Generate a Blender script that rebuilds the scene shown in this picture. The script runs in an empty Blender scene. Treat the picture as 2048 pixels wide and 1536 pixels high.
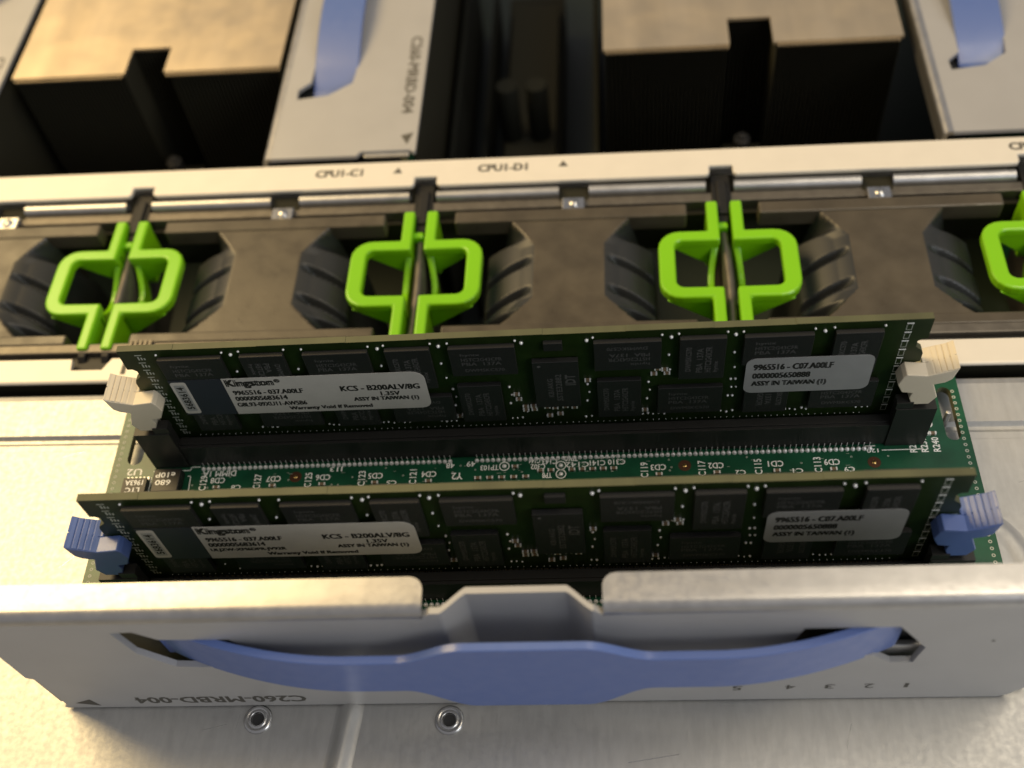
import bpy, bmesh, math, random
from mathutils import Vector, Matrix
from mathutils.geometry import tessellate_polygon
random.seed(7)
S = 0.1                      # all numbers below are millimetres; one Blender unit is a centimetre
scn = bpy.context.scene
COL = scn.collection
R = math.radians

# ------------------------------------------------------------------ camera, world, lamps, exposure
cam_d = bpy.data.cameras.new('camera'); cam = bpy.data.objects.new('camera', cam_d); COL.objects.link(cam)
rot = Matrix(((0.99561789, 0.03693274, 0.08591268), (0.01907594, 0.81917935, -0.57322012), (-0.09154848, 0.57234707, 0.81488509)))
cam.matrix_world = Matrix.Translation(Vector((81.75122, -109.42038, 174.50206)) * S) @ rot.to_4x4()
cam_d.sensor_width = 36; cam_d.lens = 38.9375
cam_d.clip_start = 0.1; cam_d.clip_end = 2000
cam_d.dof.use_dof = True; cam_d.dof.focus_distance = 18.9; cam_d.dof.aperture_fstop = 0.14
scn.camera = cam

w = bpy.data.worlds.new('World'); scn.world = w; w.use_nodes = True
w.node_tree.nodes['Background'].inputs[0].default_value = (0.82, 0.80, 0.84, 1)
w.node_tree.nodes['Background'].inputs[1].default_value = 0.31

def area(name, loc, target, size, power, col, sy=None):
    l = bpy.data.lights.new(name, 'AREA'); l.energy = power; l.color = col
    l.size = size * S
    if sy: l.shape = 'RECTANGLE'; l.size_y = sy * S
    o = bpy.data.objects.new(name, l); COL.objects.link(o)
    o.location = Vector(loc) * S
    o.rotation_euler = (Vector(target) * S - o.location).to_track_quat('-Z', 'Y').to_euler()
    return o
area('warm_lamp', (-330, 260, 480), (20, 0, 0), 340, 40000, (1.0, 0.72, 0.34))
area('ceiling_lamp', (500, 70, 1000), (100, 0, 0), 520, 34000, (1.0, 0.86, 0.66), 260)
area('side_lamp', (600, -430, 380), (120, -30, 0), 320, 15500, (0.95, 0.97, 1.0))

scn.render.engine = 'CYCLES'
scn.view_settings.view_transform = 'Standard'; scn.view_settings.look = 'None'
scn.view_settings.exposure = 0.0; scn.view_settings.gamma = 1.0; scn.view_settings.use_curve_mapping = False

# ------------------------------------------------------------------ materials
def mat(name, col, rough=0.5, metal=0.0, coat=0.0, spec=0.5, noise=None, bump=None, rvar=None):
    """noise = (scale, amount, stretch) tone wear of the stuff itself; bump = (scale, strength); rvar = (scale, amount)"""
    m = bpy.data.materials.new(name); m.use_nodes = True
    nt = m.node_tree; b = nt.nodes['Principled BSDF']
    b.inputs['Base Color'].default_value = (*col, 1); b.inputs['Roughness'].default_value = rough
    b.inputs['Metallic'].default_value = metal; b.inputs['Coat Weight'].default_value = coat
    b.inputs['Coat Roughness'].default_value = 0.15
    b.inputs['Specular IOR Level'].default_value = spec
    tc = nt.nodes.new('ShaderNodeTexCoord')
    def nz(scale, stretch=(1, 1, 1), detail=4):
        mp = nt.nodes.new('ShaderNodeMapping'); mp.inputs['Scale'].default_value = stretch
        n = nt.nodes.new('ShaderNodeTexNoise'); n.inputs['Scale'].default_value = scale; n.inputs['Detail'].default_value = detail
        nt.links.new(tc.outputs['Object'], mp.inputs[0]); nt.links.new(mp.outputs[0], n.inputs['Vector'])
        return n.outputs['Fac']
    if noise:
        sc, am, st = noise
        rp = nt.nodes.new('ShaderNodeMapRange'); rp.inputs['From Min'].default_value = 0.3; rp.inputs['From Max'].default_value = 0.7
        rp.inputs['To Min'].default_value = 1 - am; rp.inputs['To Max'].default_value = 1 + am
        nt.links.new(nz(sc, st), rp.inputs[0])
        mx = nt.nodes.new('ShaderNodeVectorMath'); mx.operation = 'SCALE'; mx.inputs[0].default_value = col
        nt.links.new(rp.outputs[0], mx.inputs['Scale']); nt.links.new(mx.outputs[0], b.inputs['Base Color'])
    if rvar:
        rp = nt.nodes.new('ShaderNodeMapRange'); rp.inputs['From Min'].default_value = 0.3; rp.inputs['From Max'].default_value = 0.7
        rp.inputs['To Min'].default_value = max(0.02, rough - rvar[1]); rp.inputs['To Max'].default_value = rough + rvar[1]
        nt.links.new(nz(rvar[0]), rp.inputs[0]); nt.links.new(rp.outputs[0], b.inputs['Roughness'])
    if bump:
        bp = nt.nodes.new('ShaderNodeBump'); bp.inputs['Strength'].default_value = bump[1]; bp.inputs['Distance'].default_value = 0.02
        nt.links.new(nz(bump[0], bump[2] if len(bump) > 2 else (1, 1, 1), detail=6), bp.inputs['Height']); nt.links.new(bp.outputs[0], b.inputs['Normal'])
    return m
M = {}
M['zinc'] = mat('zinc_sheet', (0.52, 0.52, 0.50), 0.50, 0.85, noise=(9, 0.06, (1, .25, 1)), bump=(9, 0.12, (1, .18, 1)), rvar=(10, 0.05))
M['plate'] = mat('satin_plate', (0.46, 0.455, 0.44), 0.42, 0.25, noise=(1.2, 0.03, (1, 1, 1)), bump=(40, 0.02))
M['flange'] = mat('bare_steel_flange', (0.52, 0.515, 0.50), 0.36, 0.9, noise=(3, 0.08, (1, 1, 1)), bump=(8, 0.05), rvar=(9, 0.05))
M['railwhite'] = mat('painted_rail', (0.82, 0.77, 0.66), 0.42, 0.1, noise=(2, 0.02, (1, 1, 1)), bump=(30, 0.02))
M['bar'] = mat('rolled_steel_bar', (0.55, 0.55, 0.54), 0.42, 0.95, noise=(3, 0.1, (1, 1, 1)))
M['traymetal'] = mat('dull_tray_metal', (0.16, 0.145, 0.12), 0.45, 0.6, noise=(4, 0.15, (1, 1, 1)))
M['darkmetal'] = mat('dark_tray_metal', (0.055, 0.052, 0.045), 0.5, 0.4)
M['black'] = mat('black_plastic', (0.012, 0.012, 0.011), 0.5, spec=0.35, noise=(6, 0.2, (1, 1, 1)))
M['socket'] = mat('socket_plastic', (0.020, 0.020, 0.018), 0.42, spec=0.4, bump=(25, 0.05))
M['fan'] = mat('fan_plastic', (0.075, 0.062, 0.040), 0.38, spec=0.55, noise=(.9, 0.2, (1, 1, 1)), bump=(1.6, 0.35), rvar=(1.8, 0.12))
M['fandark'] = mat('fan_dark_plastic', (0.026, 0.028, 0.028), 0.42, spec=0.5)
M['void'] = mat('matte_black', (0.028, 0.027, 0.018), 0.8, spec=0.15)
M['green'] = mat('lime_plastic', (0.235, 0.60, 0.006), 0.27, spec=0.5, bump=(12, 0.04))
M['blue'] = mat('blue_plastic', (0.095, 0.16, 0.42), 0.40, spec=0.6, coat=0.25, bump=(18, 0.04), rvar=(4, .05))
M['white'] = mat('cream_plastic', (0.74, 0.66, 0.50), 0.42, spec=0.4)
M['boardgreen'] = mat('board_soldermask', (0.009, 0.080, 0.038), 0.28, spec=.4, coat=0.0, noise=(2.2, 0.22, (1, 1, 1)), bump=(16, 0.05))
M['modgreen'] = mat('module_soldermask', (0.012, 0.025, 0.004), 0.36, spec=.3, coat=0.0, noise=(2.5, 0.25, (1, 1, 1)), bump=(12, 0.05))
M['edge'] = mat('bare_board_edge', (0.088, 0.092, 0.042), 0.6, noise=(1.2, 0.22, (1, .2, 1)))
M['chip'] = mat('chip_epoxy', (0.018, 0.018, 0.017), 0.42, spec=0.42, bump=(60, 0.08))
M['mark'] = mat('laser_marking', (0.085, 0.085, 0.08), 0.6)
M['solder'] = mat('bright_solder', (0.96, 0.96, 0.94), 0.35, 0.35)
M['silk'] = mat('white_silkscreen', (0.92, 0.93, 0.88), 0.6)
M['silkdim'] = mat('thin_silkscreen', (0.42, 0.45, 0.38), 0.6)
M['gold'] = mat('gold_contact', (0.60, 0.42, 0.16), 0.3, 1.0)
M['copper'] = mat('exposed_copper', (0.09, 0.035, 0.015), 0.45, 0.3)
M['tan'] = mat('capacitor_ceramic', (0.20, 0.14, 0.08), 0.5)
M['label'] = mat('label_paper', (0.56, 0.54, 0.48), 0.5, noise=(3, 0.04, (1, 1, 1)))
M['labelsilver'] = mat('silver_label', (0.38, 0.38, 0.37), 0.42, 0.15, noise=(3, 0.04, (1, 1, 1)))
M['film'] = mat('clear_film_over_chip', (0.030, 0.031, 0.045), 0.35, spec=.4, coat=0.0)
M['ink'] = mat('black_ink', (0.015, 0.014, 0.012), 0.6)
M['greyink'] = mat('grey_print', (0.085, 0.08, 0.065), 0.6)
M['sink'] = mat('heatsink_top_metal', (0.72, 0.60, 0.42), 0.42, 0.88, noise=(1.2, 0.10, (1, .15, 1)), bump=(1.0, 0.3, (1, .12, 1)), rvar=(1, .06))
M['nut'] = mat('nut_steel', (0.55, 0.55, 0.54), 0.25, 1.0)
M['hole'] = mat('threaded_hole', (0.05, 0.05, 0.05), 0.5, 0.5)
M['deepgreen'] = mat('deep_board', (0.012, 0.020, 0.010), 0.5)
M['bluegrey'] = mat('blue_grey_plastic', (0.012, 0.013, 0.010), 0.8, spec=.15)

# ------------------------------------------------------------------ mesh builder
class MB:
    def __init__(s): s.v = []; s.f = []; s.m = []; s.sm = []
    def add(s, vs, fs, mi=0, smooth=False):
        k = len(s.v); s.v += [tuple(Vector(p) * S) for p in vs]
        s.f += [tuple(i + k for i in f) for f in fs]; s.m += [mi] * len(fs); s.sm += [smooth] * len(fs)
        return s
    def box(s, x0, x1, y0, y1, z0, z1, mi=0):
        v = [(x, y, z) for z in (z0, z1) for y in (y0, y1) for x in (x0, x1)]
        return s.add(v, [(0, 2, 3, 1), (4, 5, 7, 6), (0, 1, 5, 4), (2, 6, 7, 3), (0, 4, 6, 2), (1, 3, 7, 5)], mi)
    def prism(s, outer, f3, a, b, holes=(), mi=0, side=None):
        """extrude a 2-D outline (with holes) between depths a and b; f3(p, q, depth) -> xyz"""
        side = mi if side is None else side
        loops = [list(outer)] + [list(h) for h in holes]
        flat = [p for l in loops for p in l]
        tris = tessellate_polygon([[Vector((p[0], p[1], 0)) for p in l] for l in loops])
        n = len(flat)
        vs = [f3(p[0], p[1], a) for p in flat] + [f3(p[0], p[1], b) for p in flat]
        if not holes:
            caps = [tuple(range(n))[::-1], tuple(i + n for i in range(n))]
        else:
            caps = [t for t in tris] + [tuple(i + n for i in t) for t in tris]
        s.add(vs, caps, mi)
        k = len(s.v) - 2 * n; o = 0
        for l in loops:
            L = len(l)
            for i in range(L):
                j = (i + 1) % L
                s.f.append((k + o + i, k + o + j, k + o + j + n, k + o + i + n)); s.m.append(side); s.sm.append(False)
            o += L
        return s
    def grid(s, rows, mi=0, close=False, smooth=True):
        nr, nc = len(rows), len(rows[0]); vs = [p for r in rows for p in r]; fs = []
        for i in range(nr - 1):
            for j in range(nc - 1 + (1 if close else 0)):
                fs.append((i * nc + j, i * nc + (j + 1) % nc, (i + 1) * nc + (j + 1) % nc, (i + 1) * nc + j))
        return s.add(vs, fs, mi, smooth)
    def cyl(s, cx, cy, z0, z1, r, n=20, r2=None, mi=0, axis='z', smooth=False):
        r2 = r if r2 is None else r2
        def P(a, rr, z):
            p, q = rr * math.cos(a), rr * math.sin(a)
            return (cx + p, cy + q, z) if axis == 'z' else ((cx + p, z, cy + q) if axis == 'y' else (z, cx + p, cy + q))
        vs = [P(2 * math.pi * i / n, r, z0) for i in range(n)] + [P(2 * math.pi * i / n, r2, z1) for i in range(n)]
        s.add(vs, [tuple(range(n))[::-1], tuple(range(n, 2 * n))], mi)
        k = len(s.v) - 2 * n
        for i in range(n):
            j = (i + 1) % n; s.f.append((k + i, k + j, k + j + n, k + i + n)); s.m.append(mi); s.sm.append(smooth)
        return s
    def dome(s, cx, cy, cz, r, h, mi=0, axis='z', n=8, sgn=1):
        rows = []
        for t in range(4):
            a = t / 3 * math.pi / 2 * 0.97; rr, hh = r * math.cos(a), h * math.sin(a) * sgn
            row = []
            for i in range(n):
                b = 2 * math.pi * i / n; p, q = rr * math.cos(b), rr * math.sin(b)
                row.append((cx + p, cy + q, cz + hh) if axis == 'z' else (cx + p, cy + hh, cz + q))
            rows.append(row)
        return s.grid(rows, mi, close=True)
    def annulus(s, cx, cy, z, r0, r1, mi=0, n=24):
        rows = [[(cx + r * math.cos(2 * math.pi * i / n), cy + r * math.sin(2 * math.pi * i / n), z) for i in range(n)] for r in (r0, r1)]
        return s.grid(rows, mi, close=True, smooth=False)
    def build(s, name, mats, parent=None, bevel=0, seg=2, label=None):
        me = bpy.data.meshes.new(name); me.from_pydata(s.v, [], s.f)
        mats = mats if isinstance(mats, (list, tuple)) else [mats]
        for m in mats: me.materials.append(m)
        me.polygons.foreach_set('material_index', s.m); me.polygons.foreach_set('use_smooth', s.sm)
        bm = bmesh.new(); bm.from_mesh(me); bmesh.ops.recalc_face_normals(bm, faces=bm.faces); bm.to_mesh(me); bm.free()
        me.update()
        o = bpy.data.objects.new(name, me); COL.objects.link(o)
        if parent: o.parent = parent
        if bevel:
            md = o.modifiers.new('bevel', 'BEVEL'); md.width = bevel * S; md.segments = seg; md.limit_method = 'ANGLE'; md.angle_limit = R(35)
        if label: o['label'] = label
        return o
def tag(o, label=None, cat=None, group=None, kind=None):
    if label: o['label'] = label
    if cat: o['category'] = cat
    if group: o['group'] = group
    if kind: o['kind'] = kind
    return o
def empty(name, loc=(0, 0, 0), rz=0.0):
    o = bpy.data.objects.new(name, None); COL.objects.link(o); o.empty_display_size = 0.5
    o.location = Vector(loc) * S; o.rotation_euler = (0, 0, rz); return o
def copy_tree(o, parent=None):
    c = o.copy(); COL.objects.link(c)
    if parent: c.parent = parent
    for ch in list(o.children): copy_tree(ch, c)
    return c
RZ = R(-1.2)                                  # the chassis is turned slightly under the riser
def CH(name, u=0, v=0, z=0):                  # an Empty in chassis coordinates
    c, s_ = math.cos(RZ), math.sin(RZ)
    return empty(name, (u * c - v * s_, u * s_ + v * c, z), RZ)
def rrect(x0, x1, y0, y1, r, n=4, rs=None):
    rs = rs or (r, r, r, r); out = []          # bl, br, tr, tl
    for (cx, cy, a0), rr in zip(((x0, y0, 180), (x1, y0, 270), (x1, y1, 0), (x0, y1, 90)), rs):
        sx = 1 if cx == x0 else -1; sy = 1 if cy == y0 else -1
        if rr <= 0: out.append((cx, cy)); continue
        for i in range(n + 1):
            a = R(a0 + 90 * i / n); out.append((cx + sx * rr + rr * math.cos(a), cy + sy * rr + rr * math.sin(a)))
    return out
# lettering: font curves turned into flat mesh, laid out with f3(p, q) in millimetres
_tc = {}
def glyphs(txt, bold=0.0):
    k = (txt, bold)
    if k in _tc: return _tc[k]
    cu = bpy.data.curves.new('lettering', 'FONT'); cu.body = txt; cu.size = 1; cu.resolution_u = 2; cu.offset = bold
    ob = bpy.data.objects.new('lettering', cu); COL.objects.link(ob)
    bpy.context.view_layer.update()
    me = bpy.data.meshes.new_from_object(ob.evaluated_get(bpy.context.evaluated_depsgraph_get()))
    vs = [(v.co.x, v.co.y) for v in me.vertices]; fs = [tuple(p.vertices) for p in me.polygons]
    bpy.data.objects.remove(ob); bpy.data.curves.remove(cu); bpy.data.meshes.remove(me)
    xs = [p[0] for p in vs] or [0, 1]; ys = [p[1] for p in vs] or [0, 1]
    _tc[k] = (vs, fs, min(xs), max(xs), min(ys), max(ys)); return _tc[k]
def text(mb, txt, x0, x1, y0, y1, f3, bold=0.0, rot=0, mi=0):
    """fit txt in the box x0..x1, y0..y1 of the plane; rot turns it in the box (0, 90, 180, 270); bold = stroke weight as part of the height"""
    vs, fs, a, b, c, d = glyphs(txt); O = Vector(f3(0, 0)); nrm = (Vector(f3(1, 0)) - O).cross(Vector(f3(0, 1)) - O).normalized()
    h = (y1 - y0) if rot in (0, 180, 200) else (x1 - x0)
    k = bold * h
    for n, (ox, oy) in enumerate([(0, 0)] if k == 0 else [(-k, -k * .5), (k, -k * .5), (-k, k * .5), (k, k * .5)]):
        out = []
        for p, q in vs:
            s_, t = (p - a) / max(b - a, 1e-6), (q - c) / max(d - c, 1e-6)
            if rot == 180: s_, t = 1 - s_, 1 - t
            elif rot == 90: s_, t = 1 - t, s_
            elif rot == 270: s_, t = t, 1 - s_
            out.append(Vector(f3(x0 + s_ * (x1 - x0) + ox, y0 + t * (y1 - y0) + oy)) + nrm * (n * .0015))
        mb.add(out, fs, mi)

# ================================================================== CHASSIS
# top sheet metal of the chassis in front of the fans (the surface the riser lies on)
g = CH('chassis_top_sheet'); tag(g, kind='structure')
prof = [(-260, -4), (4.6, -4), (5.4, -4.5), (6.1, -4.5), (6.7, -3.6), (15.2, -3.6), (16.4, -3.9), (17.2, -4.8), (17.3, -5.6)]
mb = MB(); rows = []
for v, z in prof: rows.append([(u, v, z) for u in [-160 + 20 * i for i in range(19)]])
for i in range(len(rows) - 1): mb.grid([rows[i], rows[i + 1]], smooth=False)
mb.grid([[(u, 3.2, -3.97) for u in (-160, 200)], [(u, 3.5, -3.97) for u in (-160, 200)]], 0, smooth=False)
mb.build('top_sheet', M['zinc'], g)
for x0, y0, x1, y1 in ((13.5, -51.6, 17.5, -50.6), (19.2, -51.4, 19.5, -48.9), (-20, -22, -15, -17), (-26, 2, -21, 3.4), (84, -56, 92, -54.6), (118, -53.5, 119.2, -49.5), (154, -6, 160, -4)):
    MB().add([(x0, y0, -3.985), (x1, y1, -3.985), (x1 + .02, y1 - .06, -3.985), (x0 + .02, y0 - .06, -3.985)], [(0, 1, 2, 3)]).build('scratch', M['nut'], g)
mb = MB()                                     # round embossed pad under the right corner of the riser
rows = []
for r, z in ((13.2, -4.0), (12.6, -3.93), (12.0, -3.72), (11.4, -3.62), (10.8, -3.62), (10.0, -3.72), (9.4, -3.88), (8.8, -3.93), (0.1, -3.93)):
    rows.append([(140.5 + r * math.cos(2 * math.pi * i / 60), -22.5 + r * math.sin(2 * math.pi * i / 60), z) for i in range(60)])
mb.grid(rows, close=True); mb.build('embossed_ring', M['zinc'], g)
mb = MB(); rows = []                          # pressed rib running towards the camera
for v in (-45, -46.5, -49, -260):
    h = 0 if v == -45 else (0.6 if v == -46.5 else 1.0); row = []
    for i in range(13):
        t = -1 + i / 6; row.append((38.2 + t * 2.4 + (v + 48) * 0.10, v, -4.01 + h * (0.5 + 0.5 * math.cos(math.pi * t)) * 1.2))
    rows.append(row)
mb.grid(rows); mb.build('pressed_rib', M['zinc'], g)
for (u, v) in ((22.8, -49.8), (55.0, -49.6)):
    mb = MB(); rows = []
    for r, z in ((2.45, -3.98), (2.4, -3.75), (2.15, -3.55), (1.75, -3.55), (1.62, -3.72), (1.5, -3.55), (1.25, -3.42), (1.12, -3.55), (1.05, -4.4), (1.0, -6.0)):
        rows.append([(u + r * math.cos(2 * math.pi * i / 40), v + r * math.sin(2 * math.pi * i / 40), z) for i in range(40)])
    mb.grid(rows, close=True)
    nut = mb.build('clinch_nut', M['nut'], g)
    MB().cyl(u, v, -3.95, -3.94 + .02, 1.03, 24).build('threaded_hole', M['hole'], nut)
# ----- deep well below the risers and processors
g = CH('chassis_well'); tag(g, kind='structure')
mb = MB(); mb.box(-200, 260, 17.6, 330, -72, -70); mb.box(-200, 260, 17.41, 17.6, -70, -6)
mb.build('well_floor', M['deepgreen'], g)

# ----- lower rail
g = CH('lower_rail'); tag(g, 'cream painted rail with a printed 5, between the fans and the black gap', 'rail')
B0 = [-93.9, -27.3, 40.0, 106.9, 173.5]
def rail_outline(u0, u1, v0, v1, notches, d, hw):
    pts = [(u0, v0), (u1, v0), (u1, v1)]
    for c in sorted(notches, reverse=True):
        pts += [(c + hw + 1.0, v1), (c + hw - .6, v1 - d), (c - hw + .4, v1 - d), (c - hw, v1)]
    pts += [(u0, v1)]; return pts
fxy = lambda p, q, d: (p, q, d)
mb = MB(); mb.prism(rail_outline(-120, 230, 20.6, 26.0, [-26.9, 40.3, 107.2, 173.8], 2.9, 3.9), fxy, -5.0, -4.0)
rows = [[(u, 20.6 - .55 * math.sin(R(a)), -4.5 + .5 * math.cos(R(a))) for u in (-120, 230)] for a in (0, 30, 60, 90, 120)]
mb.grid(rows); mb.build('painted_strip', M['railwhite'], g)
mb = MB(); mb.box(-120, 230, 26.02, 28.2, -8.5, -6.2); mb.build('inner_channel', M['darkmetal'], g)
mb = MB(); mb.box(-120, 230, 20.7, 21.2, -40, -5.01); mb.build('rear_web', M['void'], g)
mb = MB(); mb.box(-120, 230, 28.2, 30.6, -7, -4.7); mb.build('tray_lip', M['traymetal'], g, bevel=.3)
for c in B0: MB().box(c - 5, c + 5, 21.3, 30, -9.5, -6.0).build('latch_recess', M['black'], g)
mb = MB(); text(mb, '5', 139.2, 140.9, 22.2, 24.9, lambda p, q: (p, q, -3.985), .04); 
text(mb, '1', -19.2, -18.4, 21.9, 25.0, lambda p, q: (p, q, -3.985), .04)
mb.cyl(143.6, 23.9, -3.99, -3.98, .28, 10); mb.build('lettering', M['greyink'], g)
mb = MB()
for i in range(5): mb.box(-19.2 + i * 1.05, -18.6 + i * 1.05, 28.7, 30.6, -4.7, -3.9)
mb.build('ribbed_grip', M['traymetal'], g)

# ----- upper rail
g = CH('upper_rail'); tag(g, 'cream painted rail printed CPU1-C1 and CPU1-D1 behind the fans', 'rail')
pts = [(-130, 81.5), (-130, 73.4)]
for c in B0: pts += [(c - 2.8, 73.4), (c - 2.3, 74.2), (c - 2.3, 76.2), (c + 2.9, 76.2), (c + 2.9, 74.0), (c + 3.6, 73.4)]
pts += [(240, 73.4), (240, 81.5)]
mb = MB(); mb.prism(pts, fxy, -5.0, -4.0); mb.box(-130, 240, 80.5, 81.49, -34, -5.0); mb.build('painted_strip', M['railwhite'], g, bevel=.18)
mb = MB(); segs = []; cuts = [(c - 3.3, c + 3.0) for c in B0] + [(c - 3.4, c + 3.4) for c in (-58.9, 7.6, 74.3, 140.9, 207.5)]
u = -130
for a, b in sorted(cuts): segs.append((u, a)); u = b
segs.append((u, 240))
for a, b in segs:
    rows = [[(uu, 71.6 + 1.35 * math.cos(R(t)), -6.0 + 1.35 * math.sin(R(t))) for t in range(-60, 250, 15)] for uu in (a, b)]
    MB().grid(rows).build('rolled_bar', M['bar'], g)
mb = MB(); mb.box(-130, 240, 67.6, 70.2, -9, -6.4); mb.build('inner_lip', M['traymetal'], g, bevel=.2)
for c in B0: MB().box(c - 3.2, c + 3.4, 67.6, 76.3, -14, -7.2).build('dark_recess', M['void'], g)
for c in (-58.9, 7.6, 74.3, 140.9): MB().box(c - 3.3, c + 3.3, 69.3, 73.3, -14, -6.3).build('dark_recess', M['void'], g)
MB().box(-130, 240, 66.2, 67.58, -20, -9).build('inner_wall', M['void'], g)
for c in (-58.7, 7.5, 74.2, 140.8):
    mb = MB(); mb.box(c - 2.5, c + 2.5, 65.4, 69.2, -6.4, -5.2); mb.dome(c + .1, 67.2, -5.25, 1.3, .7, n=16)
    mb.build('spring_clip', M['solder' if False else 'nut'], g, bevel=.3)
mb = MB(); F = lambda p, q: (p, q, -3.985)
text(mb, 'CPU1-C1', 14.2, 25.2, 77.2, 79.4, F, .07); text(mb, 'CPU1-D1', 52.4, 63.6, 77.1, 79.3, F, .07); text(mb, 'CPU2-A1', 170.0, 181.0, 77.5, 79.7, F, .07)
for c, v in ((33.6, 77.8), (71.9, 78.0)): mb.add([(c - 1.1, v - .2, -3.985), (c + 1.1, v - .2, -3.985), (c, v + 1.7, -3.985)], [(0, 1, 2)])
mb.build('lettering', M['greyink'], g)

# ----- fans (each with its own pair of lime handles) and the dividers between them
def lime_handle(parent, c, sg):
    """c = boundary, sg = -1: loop reaching left of the boundary, +1: right"""
    X = lambda u: c + (u if sg < 0 else -u + 0.35)
    f3 = lambda p, q, d: (X(p), q, d)
    def arc(cx, cy, r, a0, a1, n=5): return [(cx + r * math.cos(R(a0 + (a1 - a0) * i / n)), cy + r * math.sin(R(a0 + (a1 - a0) * i / n))) for i in range(n + 1)]
    out = [(-1.2, 65.5), (-1.2, 53.9)] + arc(-9.2, 52.3, 1.7, 90, 180) + arc(-9.2, 43.0, 1.7, 180, 270) + [(-1.2, 41.2), (-1.2, 28.8), (-3.7, 28.8), (-3.7, 38.3)] \
        + arc(-9.8, 42.9, 4.6, 270, 180) + arc(-9.8, 52.2, 4.6, 180, 90) + [(-3.7, 56.8), (-3.7, 65.5)]
    mb = MB(); mb.prism(out, f3, -6.3, -4.0)
    o = mb.build('latch_handle', M['green'], parent, bevel=.55, seg=3)
    mb = MB()
    mb.box(min(X(-3.5), X(-1.4)), max(X(-3.5), X(-1.4)), 56.9, 65.3, -16, -6.0); mb.box(min(X(-3.5), X(-1.4)), max(X(-3.5), X(-1.4)), 30.4, 38.4, -16, -6.0)
    for v0 in (54.6, 38.9):                    # webs that hang from the two arms
        pts = [(-13.0, -6.0), (-1.3, -6.0), (-1.3, -13.5), (-3.0, -13.0)]
        mb.prism(pts, lambda p, q, d: (X(p), d, q), v0, v0 + 1.3)
    rows = []
    for i in range(13):                        # grip bar that sags between the arms
        t = i / 12; v = 40.5 + 14.5 * t; z = -7 - 4.5 * math.sin(math.pi * t); du = .9 * math.sin(math.pi * t)
        rows.append([(X(-2.9 - du), v, z), (X(-1.5 - du), v, z), (X(-1.5 - du), v, z - 5), (X(-2.9 - du), v, z - 5)])
    mb.grid(rows, close=True, smooth=False)
    mb.build('handle_web', M['green'], o, bevel=.3)
    mb = MB(); mb.prism([(29.4, -4.5), (27.4, -5.0), (24.6, -7.5), (24.6, -13), (29.4, -13)], lambda p, q, d: (d, p, q), min(X(-3.3), X(-1.5)), max(X(-3.3), X(-1.5))); mb.build('handle_foot', M['black'], o, bevel=.3)
    if sg < 0:
        mb = MB(); mb.box(c - 1.5, c + .9, 58.8, 60.6, -8, -5.6); mb.build('catch_nub', M['green'], o, bevel=.5)
    return o
def fan(c0, c1, label):
    root = CH('fan_module', (c0 + c1) / 2, 48, -5); c = (c0 + c1) / 2
    inv = root
    tag(root, label, 'fan', 'black cooling fans in a row')
    loc = CH('tmp'); bpy.data.objects.remove(loc)
    mbs = []
    W = 25.8; mb = MB(); rows = []; NU, NV = 150, 96
    for j in range(NV + 1):
        v = -15.2 + 29.6 * j / NV; row = []
        for i in range(NU + 1):
            du = -W + 2 * W * i / NU; a = abs(du)
            edge = 7.5 + max(0, (v - 7.0) * .8) + max(0, (-7.6 - v) * .95)
            z = 0.0
            if a > edge:
                t = a - 7.5
                z = -min(.7, (a - edge) * .22) - (max(0, t) / 9.5) ** 2 * 4.2
                for v0 in (3.4, -4.9):
                    d = v - (v0 - .20 * t - .006 * t * t)
                    if a > 8.0 and -1.7 < d < 0.9: z -= 2.5 * min(1, (a - 8.0) / 2.5) * max(0, 1 - abs(d + .2) / 1.2)
                if a > 18.5: z -= min(26, (a - 18.5) * 14)
                if abs(v - (-.5)) > 9.5: z -= min(14, (abs(v + .5) - 9.5) * 2.0 * min(1, (a - edge) / 3))
            row.append((du, v, z))
        rows.append(row)
    mb.grid(rows)
    for q, fc in enumerate(mb.f):
        i = q % NU; j = q // NU; du = -W + 2 * W * (i + .5) / NU; v = -15.2 + 29.6 * (j + .5) / NV
        if abs(du) > 7.5 + max(0, (v - 7.0) * .8) + max(0, (-7.6 - v) * .95): mb.m[q] = 1
    mb.build('fan_housing', [M['fan'], M['fandark']], root)
    mb = MB()
    mb.box(-W + .2, W - .2, 14.0, 17.4, -4, .35); mb.build('mounting_strip', M['fan'], root, bevel=.4)
    mb = MB()
    mb.box(-W - .6, W + .6, -17.6, -14.9, -4, .45); mb.build('mounting_strip', M['fan'], root, bevel=.4)
    for hh, sg in ((c0, 1), (c1, -1)):
        lime = empty('tmp'); bpy.data.objects.remove(lime)
        o = lime_handle(root, hh - c, sg)
        o.location = Vector((0, -48, 5)) * S
        for chd in o.children: chd.location = (0, 0, 0)
    return root
fan(B0[0], B0[1], 'black fan at the left edge, before the first pair of lime handles')
fan(B0[1], B0[2], 'black fan between the first and second pair of lime handles from left')
fan(B0[2], B0[3], 'black fan between the second and third pair of lime handles, in mid frame')
fan(B0[3], B0[4], 'black fan at the right, its right lime handle cut by the photo edge')
names = ['leftmost', 'second from left', 'third from left', 'rightmost']
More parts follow.
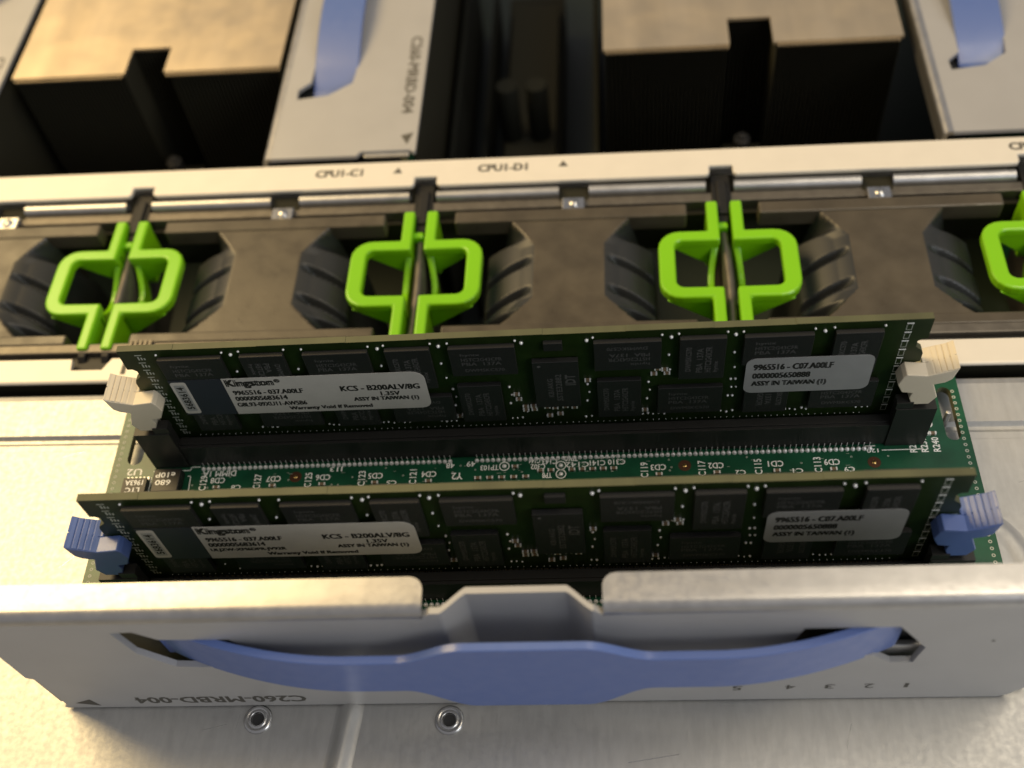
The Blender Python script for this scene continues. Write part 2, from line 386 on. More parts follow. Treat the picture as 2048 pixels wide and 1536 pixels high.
for i, c in enumerate(B0[1:]):
    root = CH('fan_divider', c, 30, -8)
    tag(root, ['black divider post between the leftmost pair of lime handles', 'black divider post between the second pair of lime handles from left',
               'black divider post between the third pair of lime handles from left', 'black divider post beside the lime handle cut by the right photo edge'][i], 'divider', 'divider posts between the fans')
    mb = MB(); rows = []
    for k in range(15):
        v = k * 2.5; b = .35 * math.sin(v * .12)
        rows.append([(-.9 + b, v, -24), (-.75 + b, v, .6), (.15 + b, v, 1.2), (1.05 + b, v, .6), (1.2 + b, v, -24)])
    mb.grid(rows); mb.build('divider_sheet', M['traymetal'], root)
    mb = MB(); mb.prism([(-2.1, 45.6), (-2.1, 38), (-.9, 31), (1.2, 31), (2.3, 38), (2.3, 45.6)], fxy, -8, 1.9); mb.box(-.9, 1.3, 33, 43, 1.9, 2.6)
    mb.build('post_head', M['black'], root, bevel=.3)

# ----- processor heatsinks
def heatsink(u0, u1, label):
    root = CH('heatsink', (u0 + u1) / 2, 118, -60); tag(root, label, 'heatsink', 'processor heatsinks behind the upper rail')
    h = (u1 - u0) / 2; top = 56.0
    mb = MB(); mb.prism([(-h, 0), (-5.3, 0), (-5.3, 9.8), (5.3, 9.8), (5.3, 0), (h, 0), (h, 95), (-h, 95)], fxy, top - .8, top)
    mb.build('top_plate', M['sink'], root)
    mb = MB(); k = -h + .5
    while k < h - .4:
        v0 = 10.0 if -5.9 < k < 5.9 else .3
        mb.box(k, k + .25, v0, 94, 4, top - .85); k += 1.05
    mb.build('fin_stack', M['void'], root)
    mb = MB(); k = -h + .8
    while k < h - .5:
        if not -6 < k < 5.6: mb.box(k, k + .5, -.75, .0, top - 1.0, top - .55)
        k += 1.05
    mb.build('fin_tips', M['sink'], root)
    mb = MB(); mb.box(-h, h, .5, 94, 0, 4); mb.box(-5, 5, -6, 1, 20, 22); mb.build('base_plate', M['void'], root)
    mb = MB(); mb.cyl(-.6, -4, 22, 29, 2.1, 18); mb.cyl(-.6, -4, 29, 30, 1.2, 12); mb.build('spring_screw', M['hole'], root, bevel=.3)
heatsink(-73.0, -1.2, 'warm lit metal heatsink with dark notch, at the upper left beside a blue strap')
heatsink(81.2, 153.8, 'grey metal heatsink with dark notch, right of the empty black slot')

# ----- empty riser slot between them
root = CH('empty_riser_slot', 59, 90, -68); tag(root, 'empty black slot with two dull round caps, between riser and grey heatsink', 'slot')
for a, b_, c in ((-21, -19.6, 30), (-14, -12.8, 18), (18.8, 20.2, 30)): MB().box(a, b_, -5, 120, 0, c).build('card_guide', M['bluegrey'], root)
mb = MB(); mb.box(-9, 9, 8, 120, 0, 14); mb.box(-7.5, 7.5, 20, 110, 14, 18); mb.build('edge_connector', M['void'], root, bevel=.3)
for du in (-5.4, 3.0):
    mb = MB(); mb.cyl(du, 49, 18, 37, 3.1, 24, smooth=True); mb.build('round_cap', M['bluegrey'], root, bevel=.5)

# ================================================================== RISER (carrier plate, strap, board, sockets)
def riser(label, full=True):
    root = empty('memory_riser', (66, -48, -3.5)); tag(root, label, 'memory riser', 'memory risers with blue pull straps')
    OFF = Vector((-66, 48, 3.5))
    def bld(mb, name, m, par=root, **k):
        if par is root:
            o = mb.build(name, m, root, **k); o.location = OFF * S; return o
        return mb.build(name, m, par, **k)
    Y0 = -48.0; T = 1.0
    fz = lambda p, q, d: (p, d, q)
    ztop = 31.2
    # outline of the flat face, notched for the finger recess
    outer = [(-12.5, 12.0), (-12.5, 10.6), (-11.1, 9.6), (-11.1, -2.2), (-11.9, -3.0), (-11.4, -3.5)] + [(141.2, -3.5), (142.6, -2.6), (143.4, -1.0), (144.4, .5)] \
        + [(144.4, ztop), (80.3, ztop), (79.0, ztop + 1.3), (78.7, ztop + 1.6), (78.7, 9), (57.2, 9), (57.2, ztop + 1.6), (56.0, ztop + 1.6), (54.4, ztop), (-12.5, ztop)]
    slotL = [(8.3, 28.0), (11.7, 28.2), (14.6, 25.3), (25.2, 24.9), (27.6, 19.9), (26.0, 14.4), (17.6, 14.2), (13.7, 14.6), (9.4, 20.2)][::-1]
    slotR = [(107.9, 25.3), (121.0, 25.3), (125.9, 17.6), (125.2, 11.8), (122.0, 11.8), (119.0, 14.8), (106.0, 14.8), (106.4, 18.0)][::-1]
    mb = MB(); mb.prism(outer, fz, Y0, Y0 + T, holes=[slotL, slotR])
    # finger recess pressed backwards
    def depth(x):
        if x < 57.2 or x > 78.7: return 0
        t = min((x - 57.4) / 3.5, (78.5 - x) / 3.5, 1); t = max(0, t); return 2.9 * (.75 * t + .25 * (3 * t * t - 2 * t ** 3))
    xs = [57.2 + 21.5 * i / 86 for i in range(87)]; zs = [9, 9.6, 10.5, 12, 14, 16, 20, 26, 31, 32.4, 32.8]
    def tp(z): t = min(1, (z - 9) / 6); return 3 * t * t - 2 * t ** 3
    fr = [[(x, Y0 + depth(x) * tp(z), z) for x in xs] for z in zs]
    bk = [[(x, Y0 + T + depth(x) * tp(z), z) for x in xs] for z in zs]
    mb.grid(fr); mb.grid(bk); mb.grid([fr[-1], bk[-1]], smooth=False); mb.grid([[r[0] for r in fr], [r[0] for r in bk]]); mb.grid([[r[-1] for r in fr], [r[-1] for r in bk]])
    bld(mb, 'carrier_plate', M['plate'])
    # rolled flange along the top, in two lengths with rounded inner corners
    for (xa, xb, side) in ((-12.5, 54.9, 1), (80.0, 144.4, -1)):
        mb = MB(); path = [(Y0, ztop, -1, 0)]
        for a in range(0, 91, 10): path.append((Y0 + 1.5 - 1.5 * math.cos(R(a)), ztop + .7 + 1.5 * math.sin(R(a)), -math.cos(R(a)), math.sin(R(a))))
        for y in (-44.9, -44.3, -43.7, -43.3, -43.0, -42.75, -42.6): path.append((y, ztop + 2.2, 0, 1))
        def rowp(off):
            rws = []
            for (y, z, ny, nz) in path:
                d = max(0, y - (-44.6)); r = 2.0; cut = r - math.sqrt(max(0, r * r - d * d)) if d > 0 else 0
                a, b = (xa, xb - cut) if side > 0 else (xa + cut, xb)
                rws.append([(a + (b - a) * i / 20, y - ny * off, z - nz * off) for i in range(21)])
            return rws
        A, B = rowp(0), rowp(T); mb.grid(A); mb.grid(B); mb.grid([A[-1], B[-1]], smooth=False)
        mb.grid([[r[0] for r in A], [r[0] for r in B]], smooth=False); mb.grid([[r[-1] for r in A], [r[-1] for r in B]], smooth=False)
        bld(mb, 'top_flange', M['flange'])
    mb = MB(); F = lambda p, q: (p, Y0 - .02, q)
    text(mb, 'C260-MRBD-004', 1.6, 30.4, -1.75, 1.0, F, .045, 180)
    for n, (x, z) in zip('12345', ((126.2, 2.1), (120.5, 2.0), (114.5, 1.95), (108.5, 1.9), (100.3, 1.8))):
        wd = .28 if n == '1' else .75
        text(mb, n, x - wd, x + wd, z - .9, z + .9, F, .02, 180)
    mb.add([F(-9.3, -1.3), F(-5.3, -2.6), F(-6.2, .4)], [(0, 1, 2)])
    mb.cyl(134.8, 19.7, Y0 - .03, Y0 - .01, .3, 10, axis='y')  # small dimple, its shade painted as a flat dark disc
    bld(mb, 'lettering', M['greyink'])
    # blue strap: wide in the middle, its ends pass through the two slots
    xs = [12 + i * (122.5 - 12) / 130 for i in range(131)]
    def sm(t): t = max(0, min(1, t)); return 3 * t * t - 2 * t ** 3
    def yy(x):
        e = max(0, min((x - 13) / 30, (124 - x) / 29, 1))
        return -45.4 - 6.7 * (math.sin(e * math.pi / 2) ** .85) 
    def hw(x): return (sm((x - 50) / 10) * sm((87 - x) / 10))
    ft, fb, bt, bb = [], [], [], []
    rows = []
    for x in xs:
        k = hw(x); zt = 25.0 + 4.2 * k; zb = 13.8 - 6.9 * k; y = yy(x); th = 1.3; c = .12
        rows.append([(x, y, zb + c), (x, y + c, zb), (x, y + th - c, zb), (x, y + th, zb + c), (x, y + th, zt - c), (x, y + th - c, zt), (x, y + c, zt), (x, y, zt - c)])
    mb = MB()
    for i in range(8): mb.grid([[r[i] for r in rows], [r[(i + 1) % 8] for r in rows]])
    mb.add(rows[0], [tuple(range(8))]); mb.add(rows[-1], [tuple(range(8))])
    bld(mb, 'pull_strap', M['blue'])
    # inner support tab seen through the right slot
    mb = MB(); mb.box(119.3, 126.8, Y0 + 1.6, Y0 + 2.8, 9.6, 14.0); bld(mb, 'inner_tab', M['flange'], bevel=.3)
    # board
    def slot(x0, x1, y0, y1): return rrect(x0, x1, y0, y1, min(1.5, (x1 - x0) / 2 - .01), 4)[::-1]
    mb = MB(); mb.prism([(-13.0, -46.4), (146.1, -46.4), (146.1, 18), (-13.0, 18)], fxy, -1.6, 0, holes=[slot(-10.4, -7.4, -2.3, 9.0), slot(142.0, 144.6, -2.5, 9.0)], mi=0, side=1)
    board = bld(mb, 'circuit_board', [M['boardgreen'], M['edge']])
    mb = MB(); mb.box(-6.9, 141.5, -46.0, 17.6, -2.1, -1.75); bld(mb, 'underside_shade_sheet', M['void'])  # black sheet added to stand in for shade on the board's underside
    mb = MB(); mb.box(6.0, 28.5, Y0 + 3.2, Y0 + 4.4, 3, 29.5); mb.box(6.0, 28.5, Y0 + 1.02, Y0 + 4.4, 28.6, 29.4); bld(mb, 'slot_shade_block', M['fandark'])  # dark block added behind the left slot in place of the flange's shadow
    mb = MB(); mb.box(114.0, 127.5, Y0 + 3.2, Y0 + 4.4, 3, 29.5); bld(mb, 'slot_shade_block', M['fandark'])  # matching block added to darken part of the right slot
    mb = MB(); mb.box(102.5, 113.9, Y0 + 3.2, Y0 + 4.4, 3, 29.5); bld(mb, 'anchor_plate', M['traymetal'])
    mb = MB(); mb.box(-12.4, -11.15, Y0 + .5, Y0 + 1.3, -2.0, 8.9); bld(mb, 'edge_tab', M['flange'], bevel=.25)
    if not full: return root
    mb = MB(); F = lambda p, q: (p, q, .02)
    text(mb, 'DIMM 1A', 5.2, 11.6, -5.4, -4.2, F, .03, 180); text(mb, 'J13', 29.6, 32.2, -5.1, -3.9, F, .03, 180)
    cds = [(8.3, 'CD8'), (19.0, 'CD7'), (28.4, 'CD6'), (38.3, 'CD5'), (48.3, 'CD4'), (90.3, 'CD3'), (100.6, 'CD2'), (111.2, 'CD1'), (121.1, 'CD9')]
    for x, t in cds: text(mb, t, x - 1.3, x + 1.4, -6.9, -5.7, F, .03, 180)
    for x, t in ((5.6, 'C129'), (16.0, 'C127'), (25.7, 'C125'), (35.8, 'C123'), (45.4, 'C121'), (87.8, 'C119'), (98.1, 'C117'), (108.1, 'C115'), (118.6, 'C113')):
        text(mb, t, x - .65, x + .65, -8.4, -5.2, F, .03, 90)
    for x, t in ((12.1, 'C8'), (41.5, 'C5'), (104.9, 'C2'), (115.0, 'C1'), (124.0, 'C9')): text(mb, t, x - .9, x + .9, -8.4, -7.4, F, .03, 180)
    for x0, x1, y, t in ((51.5, 53, -4.6, '48'), (55.3, 56.9, -4.4, '49'), (57.9, 61.2, -5.3, 'TP103'), (66.8, 68.9, -4.1, 'C144'), (69.3, 72, -4.4, 'C143'), (73.4, 75.8, -3.9, 'TP10'), (73.6, 77.8, -5.2, 'C142'), (78.0, 80.8, -5.0, 'C141'), (81.3, 84.4, -4.9, 'C310'), (67.2, 69.8, -5.4, 'C302'), (69.3, 71, -7.3, 'TP8')):
        text(mb, t, x0, x1, y - .55, y + .55, F, .03, 180)
    text(mb, 'Y2', 52.6, 54.6, -7.6, -6.2, F, .03, 180)
    text(mb, '120', 127.6, 129.6, -4.6, -3.8, F, .03, 180)
    text(mb, 'CR101', 138.9, 140.0, .4, 4.4, F, .03, 90)
    for x, t in ((135.7, 'R238'), (137.7, 'R239'), (139.8, 'R240')): text(mb, t, x - .6, x + .6, -4.8, -1.8, F, .03, 90)
    for x, y in ((62.3, -5.1), (72.7, -5.3), (72.7, -7.1)): mb.annulus(x, y, .02, .78, .98)
    def ln(x0, y0, x1, y1, w_=.09):
        d = Vector((x1 - x0, y1 - y0)); n = Vector((-d.y, d.x)).normalized() * w_
        mb.add([(x0 + n.x, y0 + n.y, .02), (x1 + n.x, y1 + n.y, .02), (x1 - n.x, y1 - n.y, .02), (x0 - n.x, y0 - n.y, .02)], [(0, 1, 2, 3)])
    for a in ((-4.6, -3.9, 2.6, -3.9), (2.6, -3.9, 2.8, -3.2), (2.8, -3.2, 4.5, -3.2), (130.2, -4.15, 137.5, -4.15), (127.4, -3.2, 129.2, -3.2), (52.6, -2.7, 56.6, -2.7), (79, -3.9, 82, -3.9), (82, -3.9, 83, -3.4), (2.9, -5.2, 3.1, -9.5), (2.3, -5.1, 2.9, -5.2), (-4.7, -5.2, -4.7, -9.5), (137, -24.6, 141, -24.6)): ln(*a)
    text(mb, 'U2', -9.8, -6.9, -4.6, -3.2, F, .03, 180)
    bld(mb, 'silkscreen', M['silk'], board)
    mb = MB()                                  # row of stitching vias along both edges and short trace ends
    for i in range(30):
        y = 8 - i * 1.28
        for x in (-11.9, 144.9): mb.annulus(x, y, .02, .16, .34, n=10)
    for i in range(90):
        x = random.uniform(3, 132); y = random.uniform(-9, -4.6)
        if random.random() < .6: mb.annulus(x, y, .02, .1, .2, n=8)
        else: mb.box(x, x + random.uniform(.3, .9), y, y + .07, .015, .03)
    bld(mb, 'via_ring', M['silkdim'], board)['kind'] = 'stuff'
    for x, y in ((23.2, -6.0), (95.1, -6.1), (128.5, -6.6)):
        p = bld(MB().annulus(x, y, .018, 0.02, 1.15), 'copper_ring', M['copper'], board)
        bld(MB().dome(x, y, .02, .42, .12, n=10), 'gold_pad', M['gold'], p)
    for x, y in ((62.3, -5.1), (72.7, -5.3), (72.7, -7.1)): bld(MB().dome(x, y, .02, .45, .3, n=10), 'test_point', M['solder'], board)
    smd = [(57.5 + i * 2.2, -7.6) for i in range(5)] + [(69 + i * 1.9, -6.4) for i in range(8) if abs(69 + i * 1.9 - 72.7) > 1.3] + [(x + .1, -7.9) for x, _ in cds] + [(137.0, -1.1), (138.3, -1.1), (139.6, -1.1), (64.3, -5.4), (136, -27.3)]
    for x, y in smd:
        mb = MB(); mb.box(x - .35, x + .35, y - .28, y + .28, 0, .5, 0); mb.box(x - .62, x - .35, y - .3, y + .3, 0, .52, 1); mb.box(x + .35, x + .62, y - .3, y + .3, 0, .52, 1)
        bld(mb, 'surface_capacitor', [M['tan'], M['solder']], board)
    mb = MB(); mb.box(-3.4, 1.8, -9.6, -4.6, 0, 2.2); o = bld(mb, 'tantalum_capacitor', M['chip'], board, bevel=.2)
    mb = MB(); F2 = lambda p, q: (p, q, 2.23); text(mb, 'e10P', -2.9, .8, -6.6, -5.5, F2, .03, 180); text(mb, '680', -2.7, .2, -8.2, -7.1, F2, .03, 180); bld(mb, 'lettering', M['silk'], o)
    mb = MB(); mb.box(-9.4, -4.9, -9.8, -6.0, 0, 1.4)
    for i in range(6): mb.box(-9.2 + i * .78, -8.85 + i * .78, -6.0, -5.3, 0, .5, 1)
    o = bld(mb, 'regulator_chip', [M['chip'], M['solder']], board)
    mb = MB(); F2 = lambda p, q: (p, q, 1.43); text(mb, '1963A', -8.9, -5.5, -7.6, -6.5, F2, .03, 180); text(mb, 'LTC', -8.6, -5.9, -9.2, -8.1, F2, .03, 180); bld(mb, 'lettering', M['silk'], o)
    # guide slots: bright steel post in the right one
    mb = MB(); mb.box(142.6, 143.6, 2.5, 3.4, -3.9, .9); bld(mb, 'guide_post', M['flange'], board, bevel=.3)
    mb = MB(); mb.box(141.5, 147.6, -28.0, -27.2, .1, .5); bld(mb, 'amber_tape', mat('amber_tape', (.55, .36, .10), .4), board)
    # two sockets
    for (sx, sy, lm, lname, ll) in ((0, 0, M['white'], 'white', 'cream latch'), (.27, -28.4, M['blue'], 'blue', 'blue latch')):
        mb = MB()
        mb.box(2.4, 130.8, -2.95, -.75, .25, 6.4); mb.box(2.4, 130.8, 1.9, 4.3, .25, 6.4); mb.box(2.4, 130.8, -.75, 1.9, .25, 1.9)
        mb.box(2.4, 130.8, -2.4, -.8, 6.4, 6.75)
        for a, b in ((-4.3, 2.4), (130.8, 137.6)):
            inner = a if a < 0 else b; s2 = 1 if a < 0 else -1
            e = (min(a, b), max(a, b))
            # tower: two cheeks with a gap for module and latch, solid foot
            mb.box(e[0], e[1], -3.25, -1.35 + .2, 0, 11.6); mb.box(e[0], e[1], 2.5, 4.5, 0, 11.6); mb.box(e[0], e[1], -1.15, 2.5, 0, 2.4)
            c0, c1 = (-.2, 2.6) if a < 0 else (130.6, 133.4)
            mb.box(c0, c1, -3.1, -1.2, 11.6, 13.4)
        for k in range(60):
            if k % 12 == 5: mb.box(4 + k * 2.1, 4.5 + k * 2.1, -3.0, -2.94, 1.2, 6.0)
        o = mb.build('memory_socket', M['socket'], board, bevel=.22); o.location = Vector((sx, sy, 0)) * S
        o['label'] = 'black memory socket with %ses' % ll
        pm = MB()
        for k in range(120):
            x = 5.175 + k + (4 if k >= 48 else 0)
            pm.dome(x, -3.75, .02, .44, .55, n=8); pm.cyl(x, -3.15, .2, 1.2, .07, 5)
        o2 = pm.build('solder_pin', M['solder'], o); o2['kind'] = 'stuff'
        pm = MB()
        for k in range(120):
            x = 5.175 + k + (4 if k >= 48 else 0); pm.box(x - .13, x + .13, -.74, -.3, 4.6, 6.0)
        o2 = pm.build('contact_tip', M['hole'], o); o2['kind'] = 'stuff'
        lat = [(-5.6, 22.9), (-4.4, 22.0), (-.9, 20.7), (2.9, 21.6), (3.7, 18.6), (2.6, 16.2), (.9, 16.1), (1.2, 15.0), (.1, 13.0), (-1.6, 12.8), (-1.9, 6), (-3.9, 6), (-3.9, 14.0), (-3.2, 16.2), (-2.1, 18.6), (-4.0, 18.9), (-4.9, 19.5)]
        for mir in (0, 1):
            X = (lambda x: x) if not mir else (lambda x: 133.35 - x)
            up = [p for p in lat]
            mb = MB()
            # thumb and hook wide, stem narrow between the cheeks
            body = [(-5.6, 22.9), (-4.4, 22.1), (-.9, 20.9), (2.6, 21.4), (3.1, 20.6), (3.6, 18.6), (2.6, 16.4), (.8, 16.0), (1.0, 14.6), (.3, 12.6), (-2.6, 12.6), (-3.6, 14.6), (-2.3, 18.3), (-4.0, 18.8), (-5.0, 19.7)]
            mb.prism([(X(p), q) for p, q in body], fz, -2.9, -.08)
            thumb = [(-5.6, 22.9), (-4.4, 22.1), (-.9, 20.9), (-.4, 20.9), (-.5, 12.6), (-2.6, 12.6), (-3.6, 14.6), (-2.3, 18.3), (-4.0, 18.8), (-5.0, 19.7)]
            mb.prism([(X(p), q) for p, q in thumb], fz, -.08, 2.9)
            mb.prism([(X(p), q) for p, q in ((-3.4, 12.6), (.2, 12.6), (.2, 3), (-3.4, 3))], fz, -1.1, 2.4)
            l = mb.build('latch', lm, o, bevel=.16, seg=2); l['label'] = ll + ' with a ribbed thumb tab'
            mb = MB()
            for i in range(5):
                x0 = -5.35 + i * .86; zz = 22.34 - i * .35
                mb.prism([(X(x0), zz + .1), (X(x0 + .7), zz - .2), (X(x0 + .7), zz + .05), (X(x0), zz + .36)], fz, -2.75, 2.75)
            mb.build('thumb_rib', lm, l, bevel=.08)
    return root
R1 = riser('dismounted memory riser lying on its side in front, its blue strap facing the camera')

# inserted risers: only their carrier plate, strap and board show
R2 = riser('memory riser standing in its slot behind rail label C1, one blue strap end showing', full=False)
def stand(r, u_right):
    """stand the riser up in the chassis: plate x -> depth, plate z -> -width, plate front -> up"""
    m = Matrix(((0, 0, -1, 0), (1, 0, 0, 0), (0, -1, 0, 0), (0, 0, 0, 1)))
    base = Matrix.Rotation(RZ, 4, 'Z')
    # root origin is plate point (66,-48,-3.5) -> chassis (u_right, 83.6+78.5, -4)
    r.matrix_world = base @ Matrix.Translation(Vector((u_right, 84.0 + 78.5, -4.0)) * S) @ m
stand(R2, 37.0)
R3 = copy_tree(R2); R3['label'] = 'memory riser at the upper right corner, its blue strap cut by the top edge'; stand(R3, 194.0)
R4 = copy_tree(R2); R4['label'] = 'memory riser cut off by the upper left corner, beside the warm lit heatsink'; stand(R4, -75.6)

# ================================================================== MEMORY MODULES
def module(label, line3):
    root = empty('memory_module', (66.67, 0, 2.5)); tag(root, label, 'memory module', 'memory modules in the riser sockets')
    OFF = Vector((-66.67, 0, -2.5))
    fz = lambda p, q, d: (p, d, q)
    def bld(mb, name, m, par=root, **k):
        o = mb.build(name, m, par, **k)
        if par is root: o.location = OFF * S
        return o
    H = 32.5; L = [(0, H), (0, 27.4), (.9, 27.4), (1.5, 26.8), (1.5, 25.3), (.9, 24.7), (.3, 24.2), (0, 23.4), (0, 21.2), (1.0, 20.9), (1.7, 20.4), (1.7, 16.6), (1.0, 16.1), (0, 15.8), (0, 3.2), (.7, 2.5)]
    out = L + [(54.6, 2.5), (54.6, 5.3), (56.2, 5.3), (56.2, 2.5)] + [(133.35 - p, q) for p, q in reversed(L)]
    mb = MB(); mb.prism(out, fz, 0, 1.27, mi=0, side=1); b = bld(mb, 'circuit_board', [M['modgreen'], M['edge']])
    mb = MB()                                   # gold fingers, part of the board
    for k in range(120):
        x = 5.175 + k + (4 if k >= 48 else 0); mb.box(x - .38, x + .38, -.03, 0.01, 2.9, 5.4)
    bld(mb, 'gold_finger', M['gold'], b)['kind'] = 'stuff'
    # break-off scars along the top edge: slightly proud lengths
    for a, e in ((0.0, 9.6), (24, 39), (52.4, 71.5), (85, 99), (112, 133.3)): bld(MB().box(a, e, .02, 1.25, H, H + .07), 'edge_scar', M['edge'], b)
    tops = [(6.5, 17.6, 23.3, 30.9), (20.7, 28.2, 20.0, 31.0), (31.4, 42.4, 23.3, 30.9), (45.2, 52.8, 20.0, 31.0), (55.8, 66.8, 23.3, 30.9), (79.7, 90.7, 23.3, 30.9), (93.6, 101.2, 20.0, 31.0), (103.9, 115.0, 23.3, 30.9), (118.2, 125.9, 20.0, 31.0)]
    lows = [(7.3, 14.9, 9.2, 20.2), (19.4, 30.5, 9.8, 17.4), (33.2, 40.8, 9.2, 20.2), (43.7, 54.7, 9.8, 17.4), (56.0, 63.5, 9.2, 20.2), (79.9, 87.5, 9.2, 20.2), (90.3, 101.3, 9.8, 17.4), (105.0, 112.6, 9.2, 20.2), (116.2, 127.2, 9.8, 17.4)]
    lab = [(15.4, 51.4, 14.4, 25.4), (104.4, 125.8, 15.2, 25.4)]
    first = {}
    for i, (x0, x1, z0, z1) in enumerate(tops + lows):
        wide = (x1 - x0) > 9; kind = 'w' if wide else 'n'
        flip = (i in (1, 5, 10, 12, 16)) 
        mb = MB(); cx, cz = (x0 + x1) / 2, (z0 + z1) / 2; hw_, hz = (5.5, 3.8) if wide else (3.75, 5.5)
        if kind not in first:
            o = MB().box(-hw_, hw_, -1.1, -.28, -hz, hz).build('memory_chip', M['chip'], root, bevel=.06, seg=1)
            MB().box(-hw_ + .3, hw_ - .3, -.28, 0, -hz + .3, hz - .3).build('ball_grid', M['hole'], o)
            t = MB(); F = lambda p, q: (p, -1.115, q)
            if wide:
                text(t, 'hynix', -3.6, -.4, 1.6, 2.5, F, .01); text(t, 'H5TC2G43CFR', -3.6, 3.2, .35, 1.25, F, .01); text(t, 'PBA  137A', -3.6, 3.0, -.85, .05, F, .01); text(t, 'DWMSKC570', -3.2, 3.4, -2.6, -1.8, F, .01)
            else:
                text(t, 'hynix', 1.9, 2.8, -3.6, -.6, F, .03, 90); text(t, 'H5TC2G43CFR', .5, 1.5, -3.6, 3.4, F, .03, 90); text(t, 'PBA  137A', -.9, .1, -3.6, 3.0, F, .03, 90); text(t, 'DWMSKC570', -2.7, -1.8, -3.2, 3.4, F, .03, 90)
            t.build('lettering', M['mark'], o)
            first[kind] = o; c = o
        else: c = copy_tree(first[kind], root)
        c.location = (OFF + Vector((cx, 0, cz))) * S
        c.rotation_euler = (0, math.pi if flip else 0, 0)
    mb = MB(); mb.box(69.3, 77.0, -1.25, -.25, 13.2, 26.5); o = bld(mb, 'register_chip', M['chip'], bevel=.06, seg=1)
    t = MB(); F = lambda p, q: (p, -1.265, q)
    text(t, 'IDT', 74.7, 76.3, 19.8, 22.8, F, .05, 90); text(t, 'SSTE32882', 73.0, 74.0, 15.2, 23.0, F, .03, 90); text(t, 'KB1AKG', 71.6, 72.5, 16.4, 21.8, F, .03, 90)
    t.cyl(70.4, 25.4, -1.27, -1.262, .3, 10, axis='y'); t.build('lettering', M['mark'], o)
    mb = MB(); mb.box(71.5, 74.6, -.8, 0, 29.0, 31.0); bld(mb, 'sensor_chip', M['chip'], bevel=.06, seg=1)
    # solder joints and passives: bright dots standing proud of the board
    pts = []
    for (x0, x1, z0, z1) in tops: pts += [(x0 - .1, z1 + .35, .22), (x1 + .1, z1 + .35, .22)]
    for x in (19.1, 44.0, 54.2, 67.9, 78.6, 92.3, 102.6, 116.7): pts += [(x, 30.6, .34)]
    for x in (18.8, 29.5, 43.8, 54.0, 92.0, 102.7): pts += [(x, 25.8, .26), (x + .3, 21.6, .22)]
    for x in (55.0, 64.8, 78.3, 88.7, 102.6, 103.4): pts += [(x, 18.2, .26), (x + .25, 15.8, .22), (x - .2, 13.2, .26)]
    for x0, n in ((12, 3), (18.4, 5), (30.8, 4), (40, 7), (51.5, 4), (64.5, 3), (77.8, 2), (86.8, 6), (100.6, 4), (112.6, 5), (125, 3)):
        for k in range(n): pts.append((x0 + k * .95 + random.uniform(-.1, .1), 8.35 + random.uniform(-.25, .25), random.choice((.17, .2, .25))))
    for k in range(9): pts.append((random.uniform(10, 126), random.uniform(9.4, 12.5), .16))
    pts = [p for p in pts if not any(a - .3 < p[0] < b_ + .3 and c_ - .3 < p[1] < d_ + .3 for a, b_, c_, d_ in lab)]
    pts = [p for p in pts if not any(a < p[0] < b_ and c_ < p[1] < d_ for a, b_, c_, d_ in lows)]
    mb = MB()
    for x, z, r in pts: mb.dome(x, -.01, z, r, r * 1.2, axis='y', n=8, sgn=-1)
    bld(mb, 'solder_joint', M['solder'])['kind'] = 'stuff'
    mb = MB()
    for k in range(110): mb.dome(6 + k * 1.1 + random.uniform(-.1, .1), -.01, 6.35, .09, .1, axis='y', n=6, sgn=-1)
    bld(mb, 'via_dot', M['solder'])['kind'] = 'stuff'
    res = [(67.2, 12.2), (67.2, 11.2), (68.6, 12.3), (68.7, 11.3), (66.2, 14.6), (72.4, 11.6), (74.2, 11.9), (75.8, 11.6), (71.0, 11.9), (73.2, 9.6), (71.3, 9.1), (90.2, 22.2), (91.4, 21.9), (89.6, 20.8), (91.8, 20.9), (78.4, 19.6), (65.9, 16.1), (55.2, 9.9), (88.2, 9.9)]
    c0 = None
    for x, z in res:
        if c0 is None:
            mb = MB(); mb.box(-.28, .28, -.45, 0, -.25, .25, 0); mb.box(-.55, -.28, -.47, 0, -.27, .27, 1); mb.box(.28, .55, -.47, 0, -.27, .27, 1)
            c0 = mb.build('resistor', [M['tan'], M['solder']], root); c = c0
        else: c = copy_tree(c0, root)
        c.location = (OFF + Vector((x, 0, z))) * S
    # printed outlines up both ends
    t = MB()
    def bar(x0, x1, z0, z1): t.box(x0, x1, -.03, -.005, z0, z1)
    z = 31.7; t3 = MB()
    while z > 6.6:
        t3.box(129.3, 130.4, -.035, -.005, z - .24, z); bar(129.35, 129.45, z - 1.7, z - .5); bar(130.2, 130.3, z - 1.7, z - .1); bar(129.35, 130.3, z - 1.8, z - 1.7)
        z -= 2.3
    bld(t, 'printed_outline', M['silkdim']); bld(t3, 'printed_bar', M['silk'])['kind'] = 'stuff'
    t = MB(); z = 31.4; k = 0
    while z > 6.4:
        bar(2.7, 3.9, z - .2, z); z2 = z - .5
        for q in range(3): bar(3.0 + q * .5, 3.25 + q * .5, z2 - .9, z2 - q * .2)
        z -= 2.1; k += 1
    bld(t, 'printed_outline', M['silkdim'])
    # labels
    fl = lambda p, q, d: (p, d, q)
    mb = MB(); mb.prism([(6.5, 25.3), (6.5, 14.7), (16.1, 14.5), (15.95, 25.2)], fl, -1.17, -1.135); bld(mb, 'label_film', M['film'])
    mb = MB(); mb.prism(rrect(15.9, 50.9, 14.5, 25.3, 1.6, 4, (0.01, 1.7, 2.2, .01)), fl, -1.2, -1.13); l1 = bld(mb, 'paper_label', M['label'], label='long white paper label')
    t = MB(); F = lambda p, q: (p, -1.215, q)
    text(t, 'Kingston', 16.4, 24.6, 22.4, 24.9, F, .06)
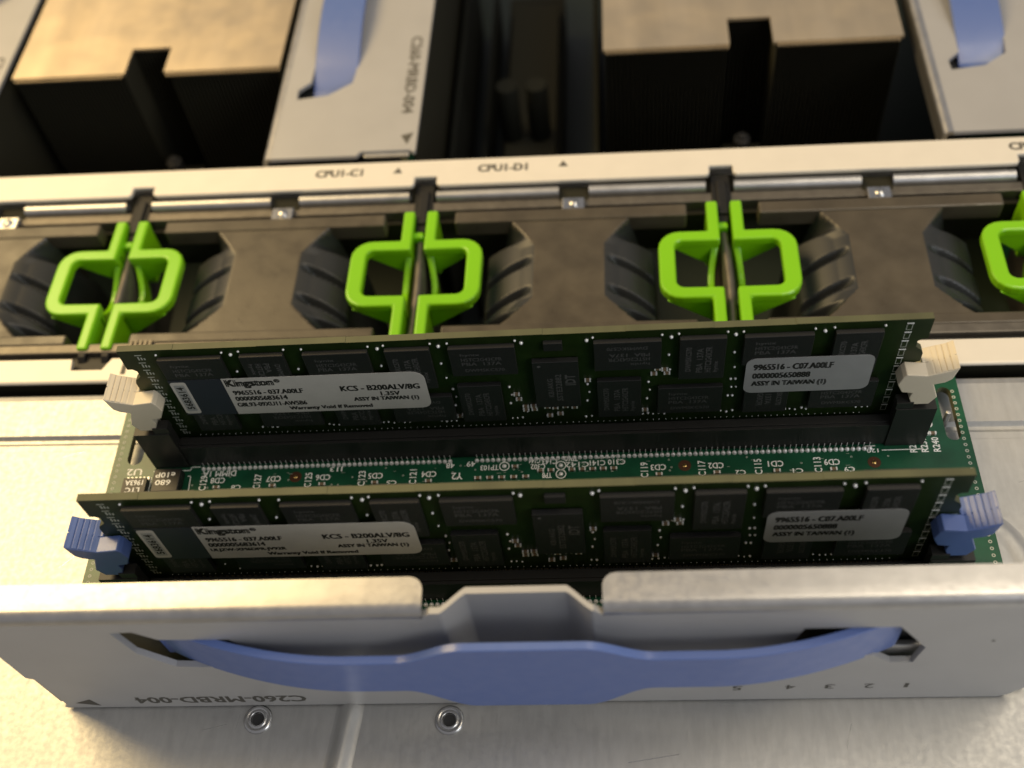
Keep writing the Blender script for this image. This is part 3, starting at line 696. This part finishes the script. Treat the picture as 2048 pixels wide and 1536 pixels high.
    t2 = [('®', 24.9, 25.9, 23.7, 24.7), ('9965516 - 037.A00LF', 16.9, 29.2, 20.4, 21.7), ('0000005683614', 16.8, 26.0, 18.6, 19.9), (line3, 16.6, 29.0, 16.8, 18.0), ('Warranty Void If Removed', 25.6, 40.4, 15.0, 16.3),
          ('KCS - B200ALV/8G', 35.9, 49.6, 20.4, 21.9), ('1.35V', 42.6, 45.9, 18.7, 19.9), ('ASSY IN TAIWAN (1)', 37.6, 49.0, 17.0, 18.4)]
    for s_, a, b_, c_, d_ in t2: text(t, s_, a, b_, c_, d_, F, .058)
    t.build('lettering', M['ink'], l1)
    mb = MB(); mb.prism(rrect(6.6, 9.4, 15.2, 24.7, .5, 3), fl, -1.21, -1.175, mi=0); l2 = bld(mb, 'seal_sticker', M['label'], label='narrow upright sticker with black numerals')
    t = MB(); F = lambda p, q: (p, -1.225, q); t.prism(rrect(7.05, 8.95, 16.0, 23.9, .3, 2), fl, -1.222, -1.212, mi=1); text(t, '5683614', 7.4, 8.6, 16.6, 23.3, F, .05, 90); t.build('lettering', [M['ink'], M['labelsilver']], l2)
    mb = MB(); mb.prism(rrect(104.7, 125.5, 15.4, 25.2, 1.6, 5), fl, -1.2, -1.13); l3 = bld(mb, 'silver_label', M['labelsilver'], label='short silver grey label')
    t = MB(); F = lambda p, q: (p, -1.215, q)
    for s_, a, b_, c_, d_ in (('9965516 - C07.A00LF', 106.0, 118.9, 22.0, 23.6), ('0000005650888', 106.0, 115.4, 19.6, 21.1), ('ASSY IN TAIWAN (1)', 106.0, 118.3, 17.1, 18.8)): text(t, s_, a, b_, c_, d_, F, .058)
    t.build('lettering', M['ink'], l3)
    # back row of chips, seen only from elsewhere
    mb = MB()
    for (x0, x1, z0, z1) in tops + lows: mb.box(x0, x1, 1.27, 2.3, z0, z1)
    bld(mb, 'rear_chip', M['chip'])['kind'] = 'stuff'
    return root
m1 = module('green memory module with sharp labels, held by cream latches, rear of the two', 'G8L93-09XU11-AW5B6')
m2 = module('green memory module held by blue latches, nearest the metal carrier plate', 'ULJZW-XM6DPR-JV92R')
m2.location = m1.location + Vector((.27, -28.4, 0)) * S
